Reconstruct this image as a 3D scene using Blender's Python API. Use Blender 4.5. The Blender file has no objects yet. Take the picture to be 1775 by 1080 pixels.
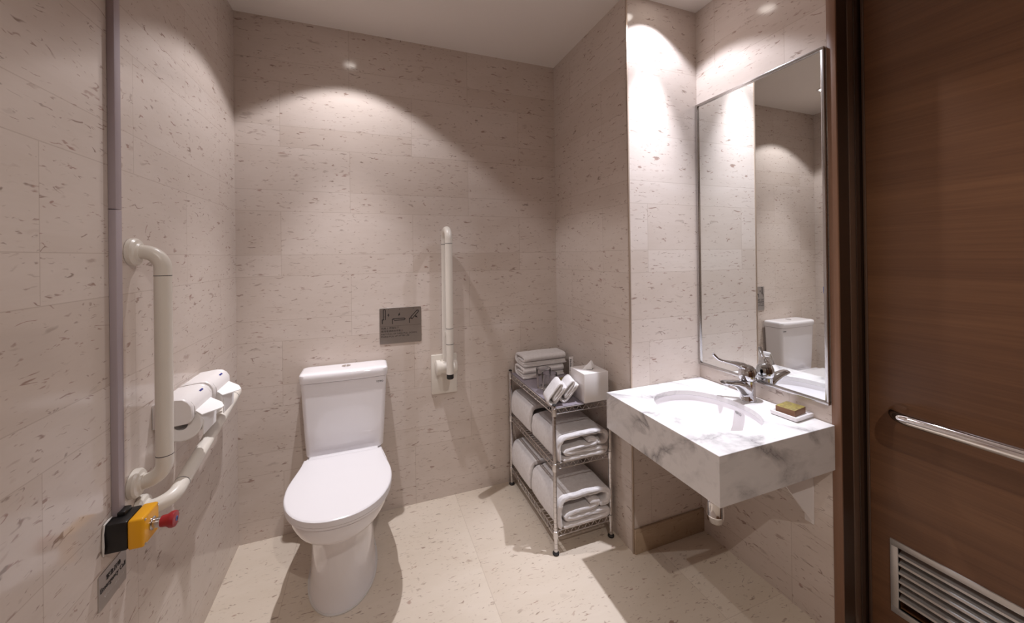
import bpy, bmesh, math, random
from mathutils import Vector, Matrix, noise
random.seed(7)
S = bpy.context.scene
COL = S.collection
PI = math.pi

# ------------------------------------------------------------------ camera
F, YAW, PITCH, ROLL, CX, CY, EYE = 658.19, .3608, .0022, -.0131, 887.5, 441.6, 1.45
def camera():
    r = Vector((math.cos(YAW), -math.sin(YAW), 0)); fw = Vector((math.sin(YAW), math.cos(YAW), 0)); u = Vector((0, 0, 1))
    f2 = fw*math.cos(PITCH) + u*math.sin(PITCH); u2 = u*math.cos(PITCH) - fw*math.sin(PITCH)
    r3 = r*math.cos(ROLL) + u2*math.sin(ROLL); u3 = u2*math.cos(ROLL) - r*math.sin(ROLL)
    c = bpy.data.cameras.new('camera'); o = bpy.data.objects.new('camera', c); COL.objects.link(o)
    m = Matrix((r3, u3, -f2)).transposed().to_4x4(); m.translation = (0, 0, EYE); o.matrix_world = m
    c.sensor_fit = 'HORIZONTAL'; c.sensor_width = 36; c.lens = F/1775*36
    c.shift_x = -(CX-887.5)/1775; c.shift_y = (CY-540)/1775; c.clip_start = .02
    S.camera = o
camera()
# ------------------------------------------------------------------ light and exposure
vs = S.view_settings
vs.view_transform = 'Standard'; vs.look = 'None'; vs.gamma = 1; vs.use_curve_mapping = False; vs.exposure = 0.28
w = bpy.data.worlds.new('world'); S.world = w; w.use_nodes = True
w.node_tree.nodes['Background'].inputs[0].default_value = (0, 0, 0, 1)
LAMP_TOILET = (-.10, 1.894); LAMP_VANITY = (1.30, 1.365); LAMP_ENTRY = (.335, -.60)
ZC = 2.714
def spot(x, y, watt, deg, blend, col, rad=.016):
    l = bpy.data.lights.new('downlight_beam', 'SPOT'); o = bpy.data.objects.new('downlight_beam', l); COL.objects.link(o)
    l.energy = watt; l.spot_size = math.radians(deg); l.spot_blend = blend; l.color = col; l.shadow_soft_size = rad
    o.location = (x, y, ZC-.008); return o
COOL = (1, .98, 1.02); COOLER = (.96, .985, 1.10); WARM = (1, .93, .87)
# each downlight: a strong reflector beam and a wider, weaker spill with the scallop edge
spot(*LAMP_TOILET, 84, 58, 1.0, COOL); spot(*LAMP_TOILET, 23, 107, .22, COOL)
spot(*LAMP_VANITY, 150, 51, 1.0, COOLER); spot(*LAMP_VANITY, 20, 106, .3, COOLER)
spot(*LAMP_ENTRY, 10, 70, 1.0, WARM); spot(*LAMP_ENTRY, 58, 150, .4, WARM)

# ------------------------------------------------------------------ node helpers
def srgb(r, g, b):
    f = lambda c: ((c/255+.055)/1.055)**2.4 if c > 10 else c/255/12.92
    return (f(r), f(g), f(b), 1)
class NT:
    def __init__(s, name):
        s.m = bpy.data.materials.new(name); s.m.use_nodes = True; s.t = s.m.node_tree; s.n = s.t.nodes; s.l = s.t.links
        s.b = s.n['Principled BSDF']
    def link(s, v, inp):
        if isinstance(v, bpy.types.NodeSocket): s.l.new(v, inp)
        else: inp.default_value = v
    def math(s, op, a, b=0.0, c=None):
        n = s.n.new('ShaderNodeMath'); n.operation = op; s.link(a, n.inputs[0]); s.link(b, n.inputs[1])
        if c is not None: s.link(c, n.inputs[2])
        return n.outputs[0]
    def comb(s, x, y, z=0.0):
        n = s.n.new('ShaderNodeCombineXYZ'); s.link(x, n.inputs[0]); s.link(y, n.inputs[1]); s.link(z, n.inputs[2]); return n.outputs[0]
    def pos(s):
        g = s.n.new('ShaderNodeNewGeometry'); x = s.n.new('ShaderNodeSeparateXYZ'); s.l.new(g.outputs['Position'], x.inputs[0]); return x.outputs
    def objc(s):
        g = s.n.new('ShaderNodeTexCoord'); return g.outputs['Object']
    def noise(s, vec, scale, detail=3, rough=.5, dist=0.0):
        n = s.n.new('ShaderNodeTexNoise'); s.link(vec, n.inputs['Vector']); n.inputs['Scale'].default_value = scale
        n.inputs['Detail'].default_value = detail; n.inputs['Roughness'].default_value = rough; n.inputs['Distortion'].default_value = dist
        return n.outputs
    def vor(s, vec, scale, rand=1.0):
        n = s.n.new('ShaderNodeTexVoronoi'); s.link(vec, n.inputs['Vector']); n.inputs['Scale'].default_value = scale
        n.inputs['Randomness'].default_value = rand; return n.outputs
    def white(s, vec):
        n = s.n.new('ShaderNodeTexWhiteNoise'); n.noise_dimensions = '3D'; s.link(vec, n.inputs['Vector']); return n.outputs['Value']
    def mapr(s, v, a, b, c=0.0, d=1.0):
        n = s.n.new('ShaderNodeMapRange'); s.link(v, n.inputs[0])
        for i, q in enumerate((a, b, c, d)): n.inputs[1+i].default_value = q
        return n.outputs[0]
    def mix(s, fac, a, b, mode='MIX'):
        n = s.n.new('ShaderNodeMix'); n.data_type = 'RGBA'; n.blend_type = mode
        s.link(fac, n.inputs[0]); s.link(a, n.inputs[6]); s.link(b, n.inputs[7]); return n.outputs[2]
    def vadd(s, a, b, op='ADD'):
        n = s.n.new('ShaderNodeVectorMath'); n.operation = op; s.link(a, n.inputs[0]); s.link(b, n.inputs[1]); return n.outputs[0]
    def bump(s, h, strength, dist=.002):
        n = s.n.new('ShaderNodeBump'); n.inputs['Strength'].default_value = strength; n.inputs['Distance'].default_value = dist
        s.link(h, n.inputs['Height']); s.l.new(n.outputs[0], s.b.inputs['Normal'])
    def set(s, **k):
        for a, v in k.items(): s.link(v, s.b.inputs[a.replace('_', ' ')])
        return s.m
def plain(name, col, rough=.5, metal=0.0, **k):
    t = NT(name); t.set(Base_Color=col, Roughness=rough, Metallic=metal, **k); return t.m

STONE = srgb(220, 208, 200); STONE2 = srgb(202, 187, 176); FLECK = srgb(104, 80, 62); FLECK2 = srgb(142, 92, 76)
def stone(name, axis, u0, joints='course', base=STONE, base2=STONE2, rough=.09, seed=0.0):
    t = NT(name); p = t.pos()
    u, v = {'x': (p[0], p[2]), 'y': (p[1], p[2]), 'f': (p[0], p[1])}[axis]
    if joints == 'course':
        q = t.math('DIVIDE', t.math('SUBTRACT', v, .105), .341); k = t.math('FLOOR', q); fr = t.math('MULTIPLY', t.math('SUBTRACT', q, k), .341)
        nar = t.math('GREATER_THAN', fr, .23)
        row = t.math('ADD', t.math('MULTIPLY', k, 2.0), nar)
        dv = t.math('MINIMUM', t.math('MINIMUM', fr, t.math('SUBTRACT', .341, fr)), t.math('ABSOLUTE', t.math('SUBTRACT', fr, .23)))
        par = t.math('FLOORED_MODULO', t.math('ADD', k, nar), 2.0)
        uu = t.math('DIVIDE', t.math('ADD', t.math('SUBTRACT', u, u0), t.math('MULTIPLY', par, .337)), .674)
        L = .674
    else:
        q = t.math('DIVIDE', t.math('SUBTRACT', v, 1.115), 1.19); row = t.math('FLOOR', q); fr = t.math('MULTIPLY', t.math('SUBTRACT', q, row), 1.19)
        dv = t.math('MINIMUM', fr, t.math('SUBTRACT', 1.19, fr)); L = .835
        uu = t.math('DIVIDE', t.math('SUBTRACT', u, u0), L)
    ui = t.math('FLOOR', uu); uf = t.math('MULTIPLY', t.math('SUBTRACT', uu, ui), L)
    du = t.math('MINIMUM', uf, t.math('SUBTRACT', L, uf))
    d = t.math('MINIMUM', du, dv)
    joint = t.mapr(d, .0006, .0018, 1.0, 0.0)
    tid = t.comb(ui, row, seed); rnd = t.white(tid)
    off = t.vadd(t.comb(u, v, 0.0), t.vadd(tid, (3.7, 5.3, 1.9), 'MULTIPLY'))
    sx = .55 if axis != 'f' else .8
    st = t.vadd(off, (sx, 1.0, 1.0), 'MULTIPLY')
    warp = t.noise(st, 26, 2, .6)['Color']
    wv = t.vadd(t.vadd(warp, (.5, .5, .5), 'SUBTRACT'), (.05, .05, 0), 'MULTIPLY')
    sv = t.vadd(st, wv)
    # short dark flecks and hooks of fossil
    def flecks(scale, stretch, r0, keep, sh):
        vv = t.vadd(t.vadd(sv, (stretch, 1.0, 1.0), 'MULTIPLY'), (sh, sh*1.7, 0))
        o = t.vor(vv, scale); sel = t.n.new('ShaderNodeSeparateColor'); t.l.new(o['Color'], sel.inputs[0])
        m = t.mapr(o['Distance'], r0*.45, r0, 1.0, 0.0)
        return t.math('MULTIPLY', m, t.mapr(sel.outputs[0], keep, keep+.2)), sel.outputs[1]
    f1, c1 = flecks(44, .40, .22, .62, 0.0)
    f2, c2 = flecks(17, .45, .15, .68, 4.0)
    f3, c3 = flecks(95, .45, .26, .55, 9.0)
    patch = t.mapr(t.noise(st, 5, 2)['Fac'], .36, .62)
    # thin curved strokes
    def strokes(sc, wdt, gs, g0, sh, sy):
        q = t.vadd(t.vadd(off, (.5, sy, 1.0), 'MULTIPLY'), (sh, sh*.7, 0))
        n1 = t.noise(q, sc, 1.5, .55, .9)['Fac']
        l = t.mapr(t.math('ABSOLUTE', t.math('SUBTRACT', n1, .5)), wdt*.35, wdt, 1.0, 0.0)
        g = t.mapr(t.noise(t.vadd(q, (7.7, 2.2, 0)), gs, 2, .6)['Fac'], g0, g0+.05)
        return t.math('MULTIPLY', l, g)
    s1 = strokes(16, .026, 26, .60, 0.0, 1.5); s2 = strokes(30, .035, 40, .60, 5.0, 1.7)
    fl = t.math('MAXIMUM', t.math('MULTIPLY', f1, t.math('MULTIPLY_ADD', patch, .55, .2)),
                t.math('MAXIMUM', t.math('MULTIPLY', f2, t.math('MULTIPLY_ADD', patch, .5, .1)), t.math('MULTIPLY', f3, t.math('MULTIPLY_ADD', patch, .4, .15))))
    fl = t.math('MAXIMUM', fl, t.math('MAXIMUM', t.math('MULTIPLY', s1, .75), t.math('MULTIPLY', s2, .6)))
    cloud = t.mapr(t.noise(t.vadd(off, (.5, 1.3, 1), 'MULTIPLY'), 4.5, 5, .62, .6)['Fac'], .32, .72)
    grain = t.mapr(t.noise(t.vadd(off, (.18, 1.4, 1), 'MULTIPLY'), 60, 4, .65)['Fac'], .3, .7, .0, 1.0)
    c = t.mix(t.math('MULTIPLY', cloud, .55), base, base2)
    c = t.mix(t.math('MULTIPLY', grain, .16), c, base2)
    c = t.mix(t.math('MULTIPLY', t.math('POWER', rnd, 4.0), .30), c, t.mix(.5, base2, srgb(176, 152, 132)))
    c = t.mix(t.math('MULTIPLY', fl, .85), c, t.mix(c1, FLECK, FLECK2))
    c = t.mix(t.math('MULTIPLY', joint, .30), c, srgb(150, 128, 110))
    t.set(Base_Color=c, Roughness=t.mapr(cloud, 0, 1, rough, rough+.07))
    t.b.inputs['Specular IOR Level'].default_value = .38
    return t.m
M = {}
M['stone_x'] = stone('cream_limestone_courses', 'x', -.43)
M['stone_y'] = stone('cream_limestone_courses_side', 'y', 1.07, seed=3.0)
M['stone_n'] = stone('cream_limestone_courses_niche', 'x', .62, seed=8.0)
M['floor'] = stone('cream_limestone_floor', 'f', .476, 'floor', srgb(224, 211, 196), srgb(208, 193, 174), .32, 5.0)
M['skirt'] = stone('limestone_skirting', 'x', .9, 'course', srgb(186, 164, 140), srgb(150, 128, 106), .2, 2.0)
M['paint'] = plain('ceiling_paint', srgb(236, 228, 221), .8)
def marble():
    t = NT('white_veined_marble'); o = t.objc()
    sk = t.vadd(o, (1.0, 1.0, 1.4), 'MULTIPLY')
    w1 = t.noise(sk, 3.2, 6, .6, 1.2)['Fac']
    d = t.n.new('ShaderNodeVectorMath'); d.operation = 'DOT_PRODUCT'; t.l.new(o, d.inputs[0]); d.inputs[1].default_value = (.75, 1.0, 1.15)
    s = t.math('ADD', d.outputs['Value'], t.math('MULTIPLY', w1, .55))
    fine = t.noise(sk, 14, 5, .6)['Fac']
    s = t.math('ADD', s, t.math('MULTIPLY', fine, .05))
    v = t.math('ABSOLUTE', t.math('SUBTRACT', t.math('FRACT', t.math('MULTIPLY', s, 4.2)), .5))
    thin = t.mapr(v, .0, .045, 1.0, 0.0); wide = t.mapr(v, .0, .28, 1.0, 0.0)
    gate = t.mapr(t.noise(sk, 4.5, 3)['Fac'], .40, .60)
    streak = t.mapr(t.noise(t.vadd(o, (2.5, 9.0, 9.0), 'MULTIPLY'), 3, 5, .6, .5)['Fac'], .52, .75)
    f = t.math('MULTIPLY', gate, t.math('MAXIMUM', t.math('MULTIPLY', thin, .85), t.math('MULTIPLY', wide, .6)))
    f = t.math('MAXIMUM', f, t.math('MULTIPLY', streak, .18))
    c = t.mix(f, srgb(224, 220, 219), srgb(104, 99, 102))
    t.set(Base_Color=c, Roughness=.22); return t.m
M['marble'] = marble()
def wood(name, a, b, rough=.42, vertical=False):
    t = NT(name); p = t.pos()
    v = t.comb(t.math('MULTIPLY', p[1], .5), t.math('MULTIPLY', p[2], 16.0), p[0]) if not vertical else t.comb(t.math('MULTIPLY', p[1], 16.0), t.math('MULTIPLY', p[2], .5), t.math('MULTIPLY', p[0], 16.0))
    n1 = t.noise(v, 1.0, 6, .68, .5)['Fac']
    v2 = t.vadd(v, (6.0, 9.0, 1.0), 'MULTIPLY') if not vertical else t.vadd(v, (9.0, 6.0, 9.0), 'MULTIPLY')
    n2 = t.noise(v2, 1.0, 4, .7)['Fac']
    f = t.math('ADD', t.math('MULTIPLY', t.mapr(n1, .3, .7), .65), t.math('MULTIPLY', t.mapr(n2, .3, .7), .35))
    t.set(Base_Color=t.mix(f, a, b), Roughness=rough); t.bump(n2, .06, .001); return t.m
M['wood'] = wood('brown_wood_veneer', srgb(92, 60, 40), srgb(126, 88, 60), .38)
M['wood_trim'] = wood('brown_wood_architrave', srgb(124, 92, 72), srgb(142, 106, 84), .4, True)
M['wood_dark'] = plain('dark_stained_wood', srgb(58, 40, 29), .4)
M['wood_bead'] = plain('brown_stained_bead', srgb(92, 70, 56), .38)
M['black'] = plain('black_plastic', srgb(22, 20, 20), .4)
M['rubber'] = plain('black_rubber', srgb(30, 27, 26), .6)
M['gap_shade'] = plain('painted_gap_shade', srgb(12, 9, 8), .8)  # near-black colour standing in for shade inside open gaps
M['ceramic'] = plain('white_glazed_ceramic', srgb(240, 236, 238), .08)
M['ceramic'].node_tree.nodes['Principled BSDF'].inputs['Coat Weight'].default_value = .3
M['seat'] = plain('white_seat_plastic', srgb(240, 237, 240), .18)
M['nylon'] = plain('ivory_nylon', srgb(228, 221, 211), .32)
M['white_plastic'] = plain('white_plastic', srgb(236, 231, 230), .3)
M['paper'] = plain('tissue_paper', srgb(240, 237, 236), .9)
M['chrome'] = plain('polished_chrome', (.86, .86, .87, 1), .05, 1.0)
M['tap'] = plain('darker_chrome', (.60, .60, .62, 1), .05, 1.0)
M['steel'] = plain('bright_steel_wire', (.62, .60, .60, 1), .2, 1.0)
M['brushed'] = plain('brushed_steel', (.52, .50, .49, 1), .36, 1.0)
M['louvre'] = plain('anodised_aluminium', (.62, .59, .57, 1), .36, .65)
M['frame'] = plain('satin_steel', (.50, .48, .47, 1), .22, 1.0)
M['mirror'] = plain('silvered_mirror', (.86, .88, .87, 1), .0, 1.0)
M['conduit'] = plain('grey_pvc', srgb(172, 160, 166), .45)
M['yellow'] = plain('yellow_plastic', srgb(236, 168, 18), .35)
M['red'] = plain('red_plastic', srgb(158, 32, 38), .4)
M['blue'] = plain('blue_ink', srgb(52, 58, 150), .5)
M['flatblue'] = plain('flat_blue', srgb(52, 92, 160), .4)
M['ink'] = plain('black_ink', srgb(30, 27, 28), .6)
M['inkgrey'] = plain('grey_ink', srgb(70, 66, 70), .6)
M['braille'] = plain('raised_dots', (.55, .53, .52, 1), .3, 1.0)
M['mat'] = plain('grey_shelf_mat', srgb(148, 138, 146), .5)
M['sealant'] = plain('white_sealant', srgb(215, 210, 205), .6)
M['soapside'] = plain('tan_card', srgb(122, 86, 60), .6)
M['trim_metal'] = plain('aluminium_corner_strip', srgb(190, 172, 156), .35, .6)
def gold():
    t = NT('olive_gold_card'); o = t.objc(); n = t.noise(o, 90, 3, .6)['Fac']
    t.set(Base_Color=t.mix(t.mapr(n, .42, .6), srgb(118, 100, 58), srgb(146, 134, 66)), Roughness=.45); return t.m
M['gold'] = gold()
def towel_mat():
    t = NT('white_terry_towel'); o = t.objc(); n = t.noise(o, 420, 3, .7)['Fac']; n2 = t.noise(o, 60, 3, .6)['Fac']
    t.set(Base_Color=t.mix(t.mapr(n2, .3, .7), srgb(240, 236, 236), srgb(228, 222, 221)), Roughness=.95)
    t.b.inputs['Sheen Weight'].default_value = .25
    t.bump(t.math('ADD', n, n2), .55, .004); return t.m
M['towel'] = towel_mat()
def glass():
    t = NT('clear_glass'); t.set(Base_Color=(1, 1, 1, 1), Roughness=.0, IOR=1.45)
    t.b.inputs['Transmission Weight'].default_value = 1.0; return t.m
M['glass'] = glass()
def lens():
    t = NT('lamp_lens'); t.set(Base_Color=(1, 1, 1, 1), Emission_Color=(1, .92, .85, 1)); t.b.inputs['Emission Strength'].default_value = 12; return t.m
M['lens'] = lens()

# ------------------------------------------------------------------ mesh helpers
def wloc(o):
    v = Vector((0, 0, 0))
    while o: v += o.location; o = o.parent
    return v
def finish(me, ang=38):
    bm = bmesh.new(); bm.from_mesh(me)
    for f in bm.faces: f.smooth = True
    a = math.radians(ang)
    for e in bm.edges:
        if len(e.link_faces) == 2: e.smooth = e.calc_face_angle(0) < a
    bm.to_mesh(me); bm.free()
def obj(name, bm, mat, parent=None, base=None, fix=True):
    """link bm (world coordinates) as ONE mesh object"""
    if fix: bmesh.ops.recalc_face_normals(bm, faces=bm.faces)
    me = bpy.data.meshes.new(name); loc = wloc(parent) if parent else Vector(base or (0, 0, 0))
    bmesh.ops.translate(bm, verts=bm.verts, vec=-loc); bm.to_mesh(me); bm.free(); finish(me)
    o = bpy.data.objects.new(name, me); COL.objects.link(o)
    for m in (mat if isinstance(mat, (list, tuple)) else [mat]): me.materials.append(m)
    if parent: o.parent = parent
    else: o.location = loc
    return o
def tag(o, label, cat, group=None):
    o['label'] = label; o['category'] = cat
    if group: o['group'] = group
    return o
def struct(o): o['kind'] = 'structure'; return o
def thing(name, loc, label, cat, group=None):
    o = bpy.data.objects.new(name, None); COL.objects.link(o); o.location = loc; o.empty_display_size = .05
    return tag(o, label, cat, group)
def copy_thing(src, loc, label):
    c = src.copy(); COL.objects.link(c); c.location = loc; c['label'] = label
    for ch in list(src.children):
        d = ch.copy(); COL.objects.link(d); d.parent = c
        for g in list(ch.children):
            e = g.copy(); COL.objects.link(e); e.parent = d
    return c
def box(bm, x0, x1, y0, y1, z0, z1, bev=0.0, seg=2, mi=0):
    vs_ = [bm.verts.new((x, y, z)) for z in (z0, z1) for y in (y0, y1) for x in (x0, x1)]
    fs = [bm.faces.new([vs_[i] for i in q]) for q in ((0, 2, 3, 1), (4, 5, 7, 6), (0, 1, 5, 4), (1, 3, 7, 5), (3, 2, 6, 7), (2, 0, 4, 6))]
    for f in fs: f.material_index = mi
    if bev > 0:
        es = list({e for f in fs for e in f.edges})
        bmesh.ops.bevel(bm, geom=es, offset=bev, segments=seg, affect='EDGES', profile=.5, clamp_overlap=True)
    return vs_
def loft(bm, rings, cap0=True, cap1=True, closed=True, mi=0):
    R = [[bm.verts.new(p) for p in r] for r in rings]; n = len(R[0])
    for a, b in zip(R, R[1:]):
        for i in range(n if closed else n-1):
            j = (i+1) % n; f = bm.faces.new((a[i], a[j], b[j], b[i])); f.material_index = mi
    if cap0: f = bm.faces.new(R[0][::-1]); f.material_index = mi
    if cap1: f = bm.faces.new(R[-1]); f.material_index = mi
    return R
def frames(pts):
    pts = [Vector(p) for p in pts]; T = []
    for i in range(len(pts)):
        a = pts[max(0, i-1)]; b = pts[min(len(pts)-1, i+1)]; T.append((b-a).normalized())
    up = Vector((0, 0, 1)) if abs(T[0].z) < .9 else Vector((1, 0, 0))
    N = [(up - T[0]*up.dot(T[0])).normalized()]
    for i in range(1, len(pts)):
        q = T[i-1].rotation_difference(T[i]); n = q @ N[-1]; N.append((n - T[i]*n.dot(T[i])).normalized())
    return pts, T, N
def tube(bm, pts, r, seg=16, cap=True, mi=0):
    pts, T, N = frames(pts); rs = r if isinstance(r, (list, tuple)) else [r]*len(pts); rings = []
    for p, t, n, q in zip(pts, T, N, rs):
        b = t.cross(n)
        if isinstance(q, (list, tuple)): qa, qb = q
        else: qa = qb = q
        rings.append([p + n*(math.cos(2*PI*k/seg)*qa) + b*(math.sin(2*PI*k/seg)*qb) for k in range(seg)])
    return loft(bm, rings, cap, cap, mi=mi)
def bend(pts, rad, n=8):
    """polyline with rounded corners"""
    pts = [Vector(p) for p in pts]; out = [pts[0]]
    for a, b, c in zip(pts, pts[1:], pts[2:]):
        u = (a-b).normalized(); v = (c-b).normalized(); ang = u.angle(v); d = min(rad/math.tan(ang/2), (a-b).length*.49 if a != pts[0] else (a-b).length*.98, (c-b).length*.49 if c != pts[-1] else (c-b).length*.98)
        rr = d*math.tan(ang/2); cen = b + (u+v).normalized()*(rr/math.sin(ang/2)); s = b+u*d; e = b+v*d
        for k in range(n+1):
            t = k/n; q = (s-cen).normalized().slerp((e-cen).normalized(), t); out.append(cen+q*rr)
    out.append(pts[-1]); return out
def disc(bm, c, axis, prof, seg=32, mi=0):
    """lathe: prof = [(radius, distance along axis)]"""
    c = Vector(c); a = Vector(axis).normalized(); n = a.orthogonal().normalized(); b = a.cross(n)
    rings = [[c + a*h + (n*math.cos(2*PI*k/seg) + b*math.sin(2*PI*k/seg))*max(r, 1e-4) for k in range(seg)] for r, h in prof]
    return loft(bm, rings, mi=mi)
def prism(bm, poly, plane, d0, d1, bev=0.0, mi=0):
    """extrude a 2D polygon; plane 'xz' -> along y, 'yz' -> along x, 'xy' -> along z"""
    f = {'xz': lambda p, d: (p[0], d, p[1]), 'yz': lambda p, d: (d, p[0], p[1]), 'xy': lambda p, d: (p[0], p[1], d)}[plane]
    if bev > 0:
        cx = sum(p[0] for p in poly)/len(poly); cy = sum(p[1] for p in poly)/len(poly)
        def ins(b):
            out = []; n = len(poly)
            for i in range(n):
                a, p, c = Vector(poly[i-1]), Vector(poly[i]), Vector(poly[(i+1) % n])
                e1 = (p-a).normalized(); e2 = (c-p).normalized(); n1 = Vector((-e1.y, e1.x)); n2 = Vector((-e2.y, e2.x)); m = (n1+n2)
                m = m/max(m.length_squared, .3)*2*.5 if m.length > 0 else n1
                sgn = 1 if (Vector((cx, cy))-p).dot(m) > 0 else -1
                out.append(p + m*sgn*b)
            return out
        s = 1 if d1 > d0 else -1
        rings = [[f(p, d0) for p in poly], [f(p, d1-s*bev) for p in poly], [f(p, d1-s*bev*.3) for p in ins(bev*.3)], [f(p, d1) for p in ins(bev)]]
    else: rings = [[f(p, d0) for p in poly], [f(p, d1) for p in poly]]
    loft(bm, rings, mi=mi)
def rrect(x0, x1, y0, y1, r, n=5):
    out = []
    for cx, cy, a in ((x1-r, y1-r, 0), (x0+r, y1-r, 90), (x0+r, y0+r, 180), (x1-r, y0+r, 270)):
        for k in range(n+1): t = math.radians(a+90*k/n); out.append((cx+r*math.cos(t), cy+r*math.sin(t)))
    return out
def text_bm(body, size, ax, ay, org, depth=.0006, align='LEFT'):
    c = bpy.data.curves.new('tmp_text', 'FONT'); c.body = body; c.size = size; c.extrude = depth/2; c.align_x = align; c.offset = size*.004; c.resolution_u = 3
    o = bpy.data.objects.new('tmp_text', c); COL.objects.link(o)
    dg = bpy.context.evaluated_depsgraph_get(); me = bpy.data.meshes.new_from_object(o.evaluated_get(dg))
    bpy.data.objects.remove(o); bpy.data.curves.remove(c)
    ax = Vector(ax).normalized(); ay = Vector(ay).normalized(); m = Matrix((ax, ay, ax.cross(ay))).transposed().to_4x4(); m.translation = Vector(org)
    me.transform(m); bm = bmesh.new(); bm.from_mesh(me); bpy.data.meshes.remove(me); return bm
def merge(bm, other):
    me = bpy.data.meshes.new('tmp'); other.to_mesh(me); other.free(); bm.from_mesh(me); bpy.data.meshes.remove(me)
def jitter(bm, amp, freq, seed=0):
    for v in bm.verts:
        n = noise.noise_vector(v.co*freq + Vector((seed*7.3, seed*3.1, seed))); v.co += n*amp

# ------------------------------------------------------------------ the room
XL, XR, XM, YB, YN, YF = -.631, 1.183, 1.623, 2.295, 1.521, -1.45
YJ = .915        # end of the stone on the vanity wall
def wall(name, mat, *b):
    bm = bmesh.new(); box(bm, *b); return struct(obj(name, bm, mat))
wall('floor', M['floor'], XL-.1, XM+.25, YF-.1, YB+.1, -.08, 0)
wall('ceiling', M['paint'], XL-.1, XM+.25, YF-.1, YB+.1, ZC, ZC+.08)
wall('wall_left', M['stone_y'], XL-.1, XL, YF-.1, YB+.1, 0, ZC)
wall('wall_back', M['stone_x'], XL, XR, YB, YB+.1, 0, ZC)
wall('wall_right', M['stone_y'], XR, XM+.1, YN+.0, YB+.1, 0, ZC).data.materials.append(M['stone_n'])
wr = bpy.data.objects['wall_right'].data
for p in wr.polygons:
    if p.normal.y < -.9: p.material_index = 1
wall('wall_vanity', M['stone_y'], XM, XM+.1, YJ, YN, 0, ZC)
wall('wall_front', M['wood'], XL, XM+.2, YF-.1, YF, 0, ZC)  # unseen front and entry walls: dark wood finish chosen to cut bounce light
wall('wall_entry', M['wood'], XM, XM+.2, YF, -.16, 0, ZC)
bm = bmesh.new(); box(bm, XR+.002, XM, YN-.012, YN, 0, .118, .002); struct(obj('baseboard_niche', bm, M['skirt']))
bm = bmesh.new(); box(bm, XR-.004, XR+.004, YN-.004, YN+.004, 0, ZC, .0012); struct(obj('trim_1', bm, M['trim_metal']))
# door opening: architrave, dark lining, beads
bm = bmesh.new(); box(bm, XM-.004, XM+.06, .884, YJ, 0, ZC, .003); struct(obj('trim_2', bm, M['wood_trim']))
bm = bmesh.new(); box(bm, XM+.002, XM+.062, .8835, .900, 0, ZC); box(bm, XM+.06, XM+.24, .884, YJ+.03, 0, ZC); box(bm, XM+.096, XM+.122, .878, .886, 0, ZC, .002); struct(obj('trim_3', bm, M['wood_dark']))
bm = bmesh.new(); box(bm, XM+.062, XM+.096, .880, .888, 0, ZC, .003); struct(obj('trim_4', bm, M['wood_bead']))
bm = bmesh.new(); box(bm, XM+.122, XM+.135, .884, .92, 0, ZC); struct(obj('gap_shade_strip', bm, M['gap_shade']))  # solid near-black filler paints the shade of the empty gap beside the door
bm = bmesh.new(); box(bm, XM, XM+.135, -.16, -.13, 0, ZC, .003); struct(obj('trim_6', bm, M['wood_dark']))
# ------------------------------------------------------------------ door with pull rail and louvre
XD = 1.765
bm = bmesh.new()
Y0, Y1, Z0, Z1 = .262, .792, .165, .385     # louvre opening
box(bm, XD, XD+.045, -.15, Y0, .008, ZC-.01); box(bm, XD, XD+.045, Y1, .870, .008, ZC-.01)
box(bm, XD, XD+.045, Y0, Y1, Z1, ZC-.01); box(bm, XD, XD+.045, Y0, Y1, .008, Z0)
door = struct(obj('door_1', bm, M['wood']))
bm = bmesh.new(); box(bm, XD-.003, XD+.046, .8705, .880, .008, ZC-.01, .002); obj('edge_strip', bm, M['wood_bead'], door)
zb_ = .881; xb_ = XD-.085
bm = bmesh.new(); tube(bm, bend([(XD-.001, .778, zb_+.004), (xb_, .776, zb_), (xb_, .05, zb_), (XD-.001, .05, zb_)], .06, 12), .020, 24)
bar = obj('door_handle', bm, M['chrome'], door); bar['label'] = 'polished chrome horizontal pull bar'
bm = bmesh.new(); fr = .022
for a in ((Y0-fr, Y1+fr, Z1, Z1+fr), (Y0-fr, Y1+fr, Z0-fr, Z0), (Y0-fr, Y0, Z0, Z1), (Y1, Y1+fr, Z0, Z1)): box(bm, XD-.005, XD+.01, *a, .0015)
vent = obj('vent_grille', bm, M['louvre'], door); vent['label'] = 'aluminium louvre grille'
for k in range(6):
    z = Z1-.028-k*.031; bm = bmesh.new()
    prism(bm, [(XD+.000, z-.005), (XD+.000, z+.003), (XD+.004, z+.004), (XD+.020, z+.014), (XD+.040, z+.022), (XD+.040, z+.019), (XD+.020, z+.010), (XD+.003, z-.005)], 'xz', Y0, Y1)
    obj('slat', bm, M['louvre'], vent)
bm = bmesh.new(); box(bm, XD+.041, XD+.044, Y0, Y1, Z0, Z1); obj('dark_backing', bm, M['gap_shade'], vent)  # near-black sheet, painted darkness behind the louvre slats
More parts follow.
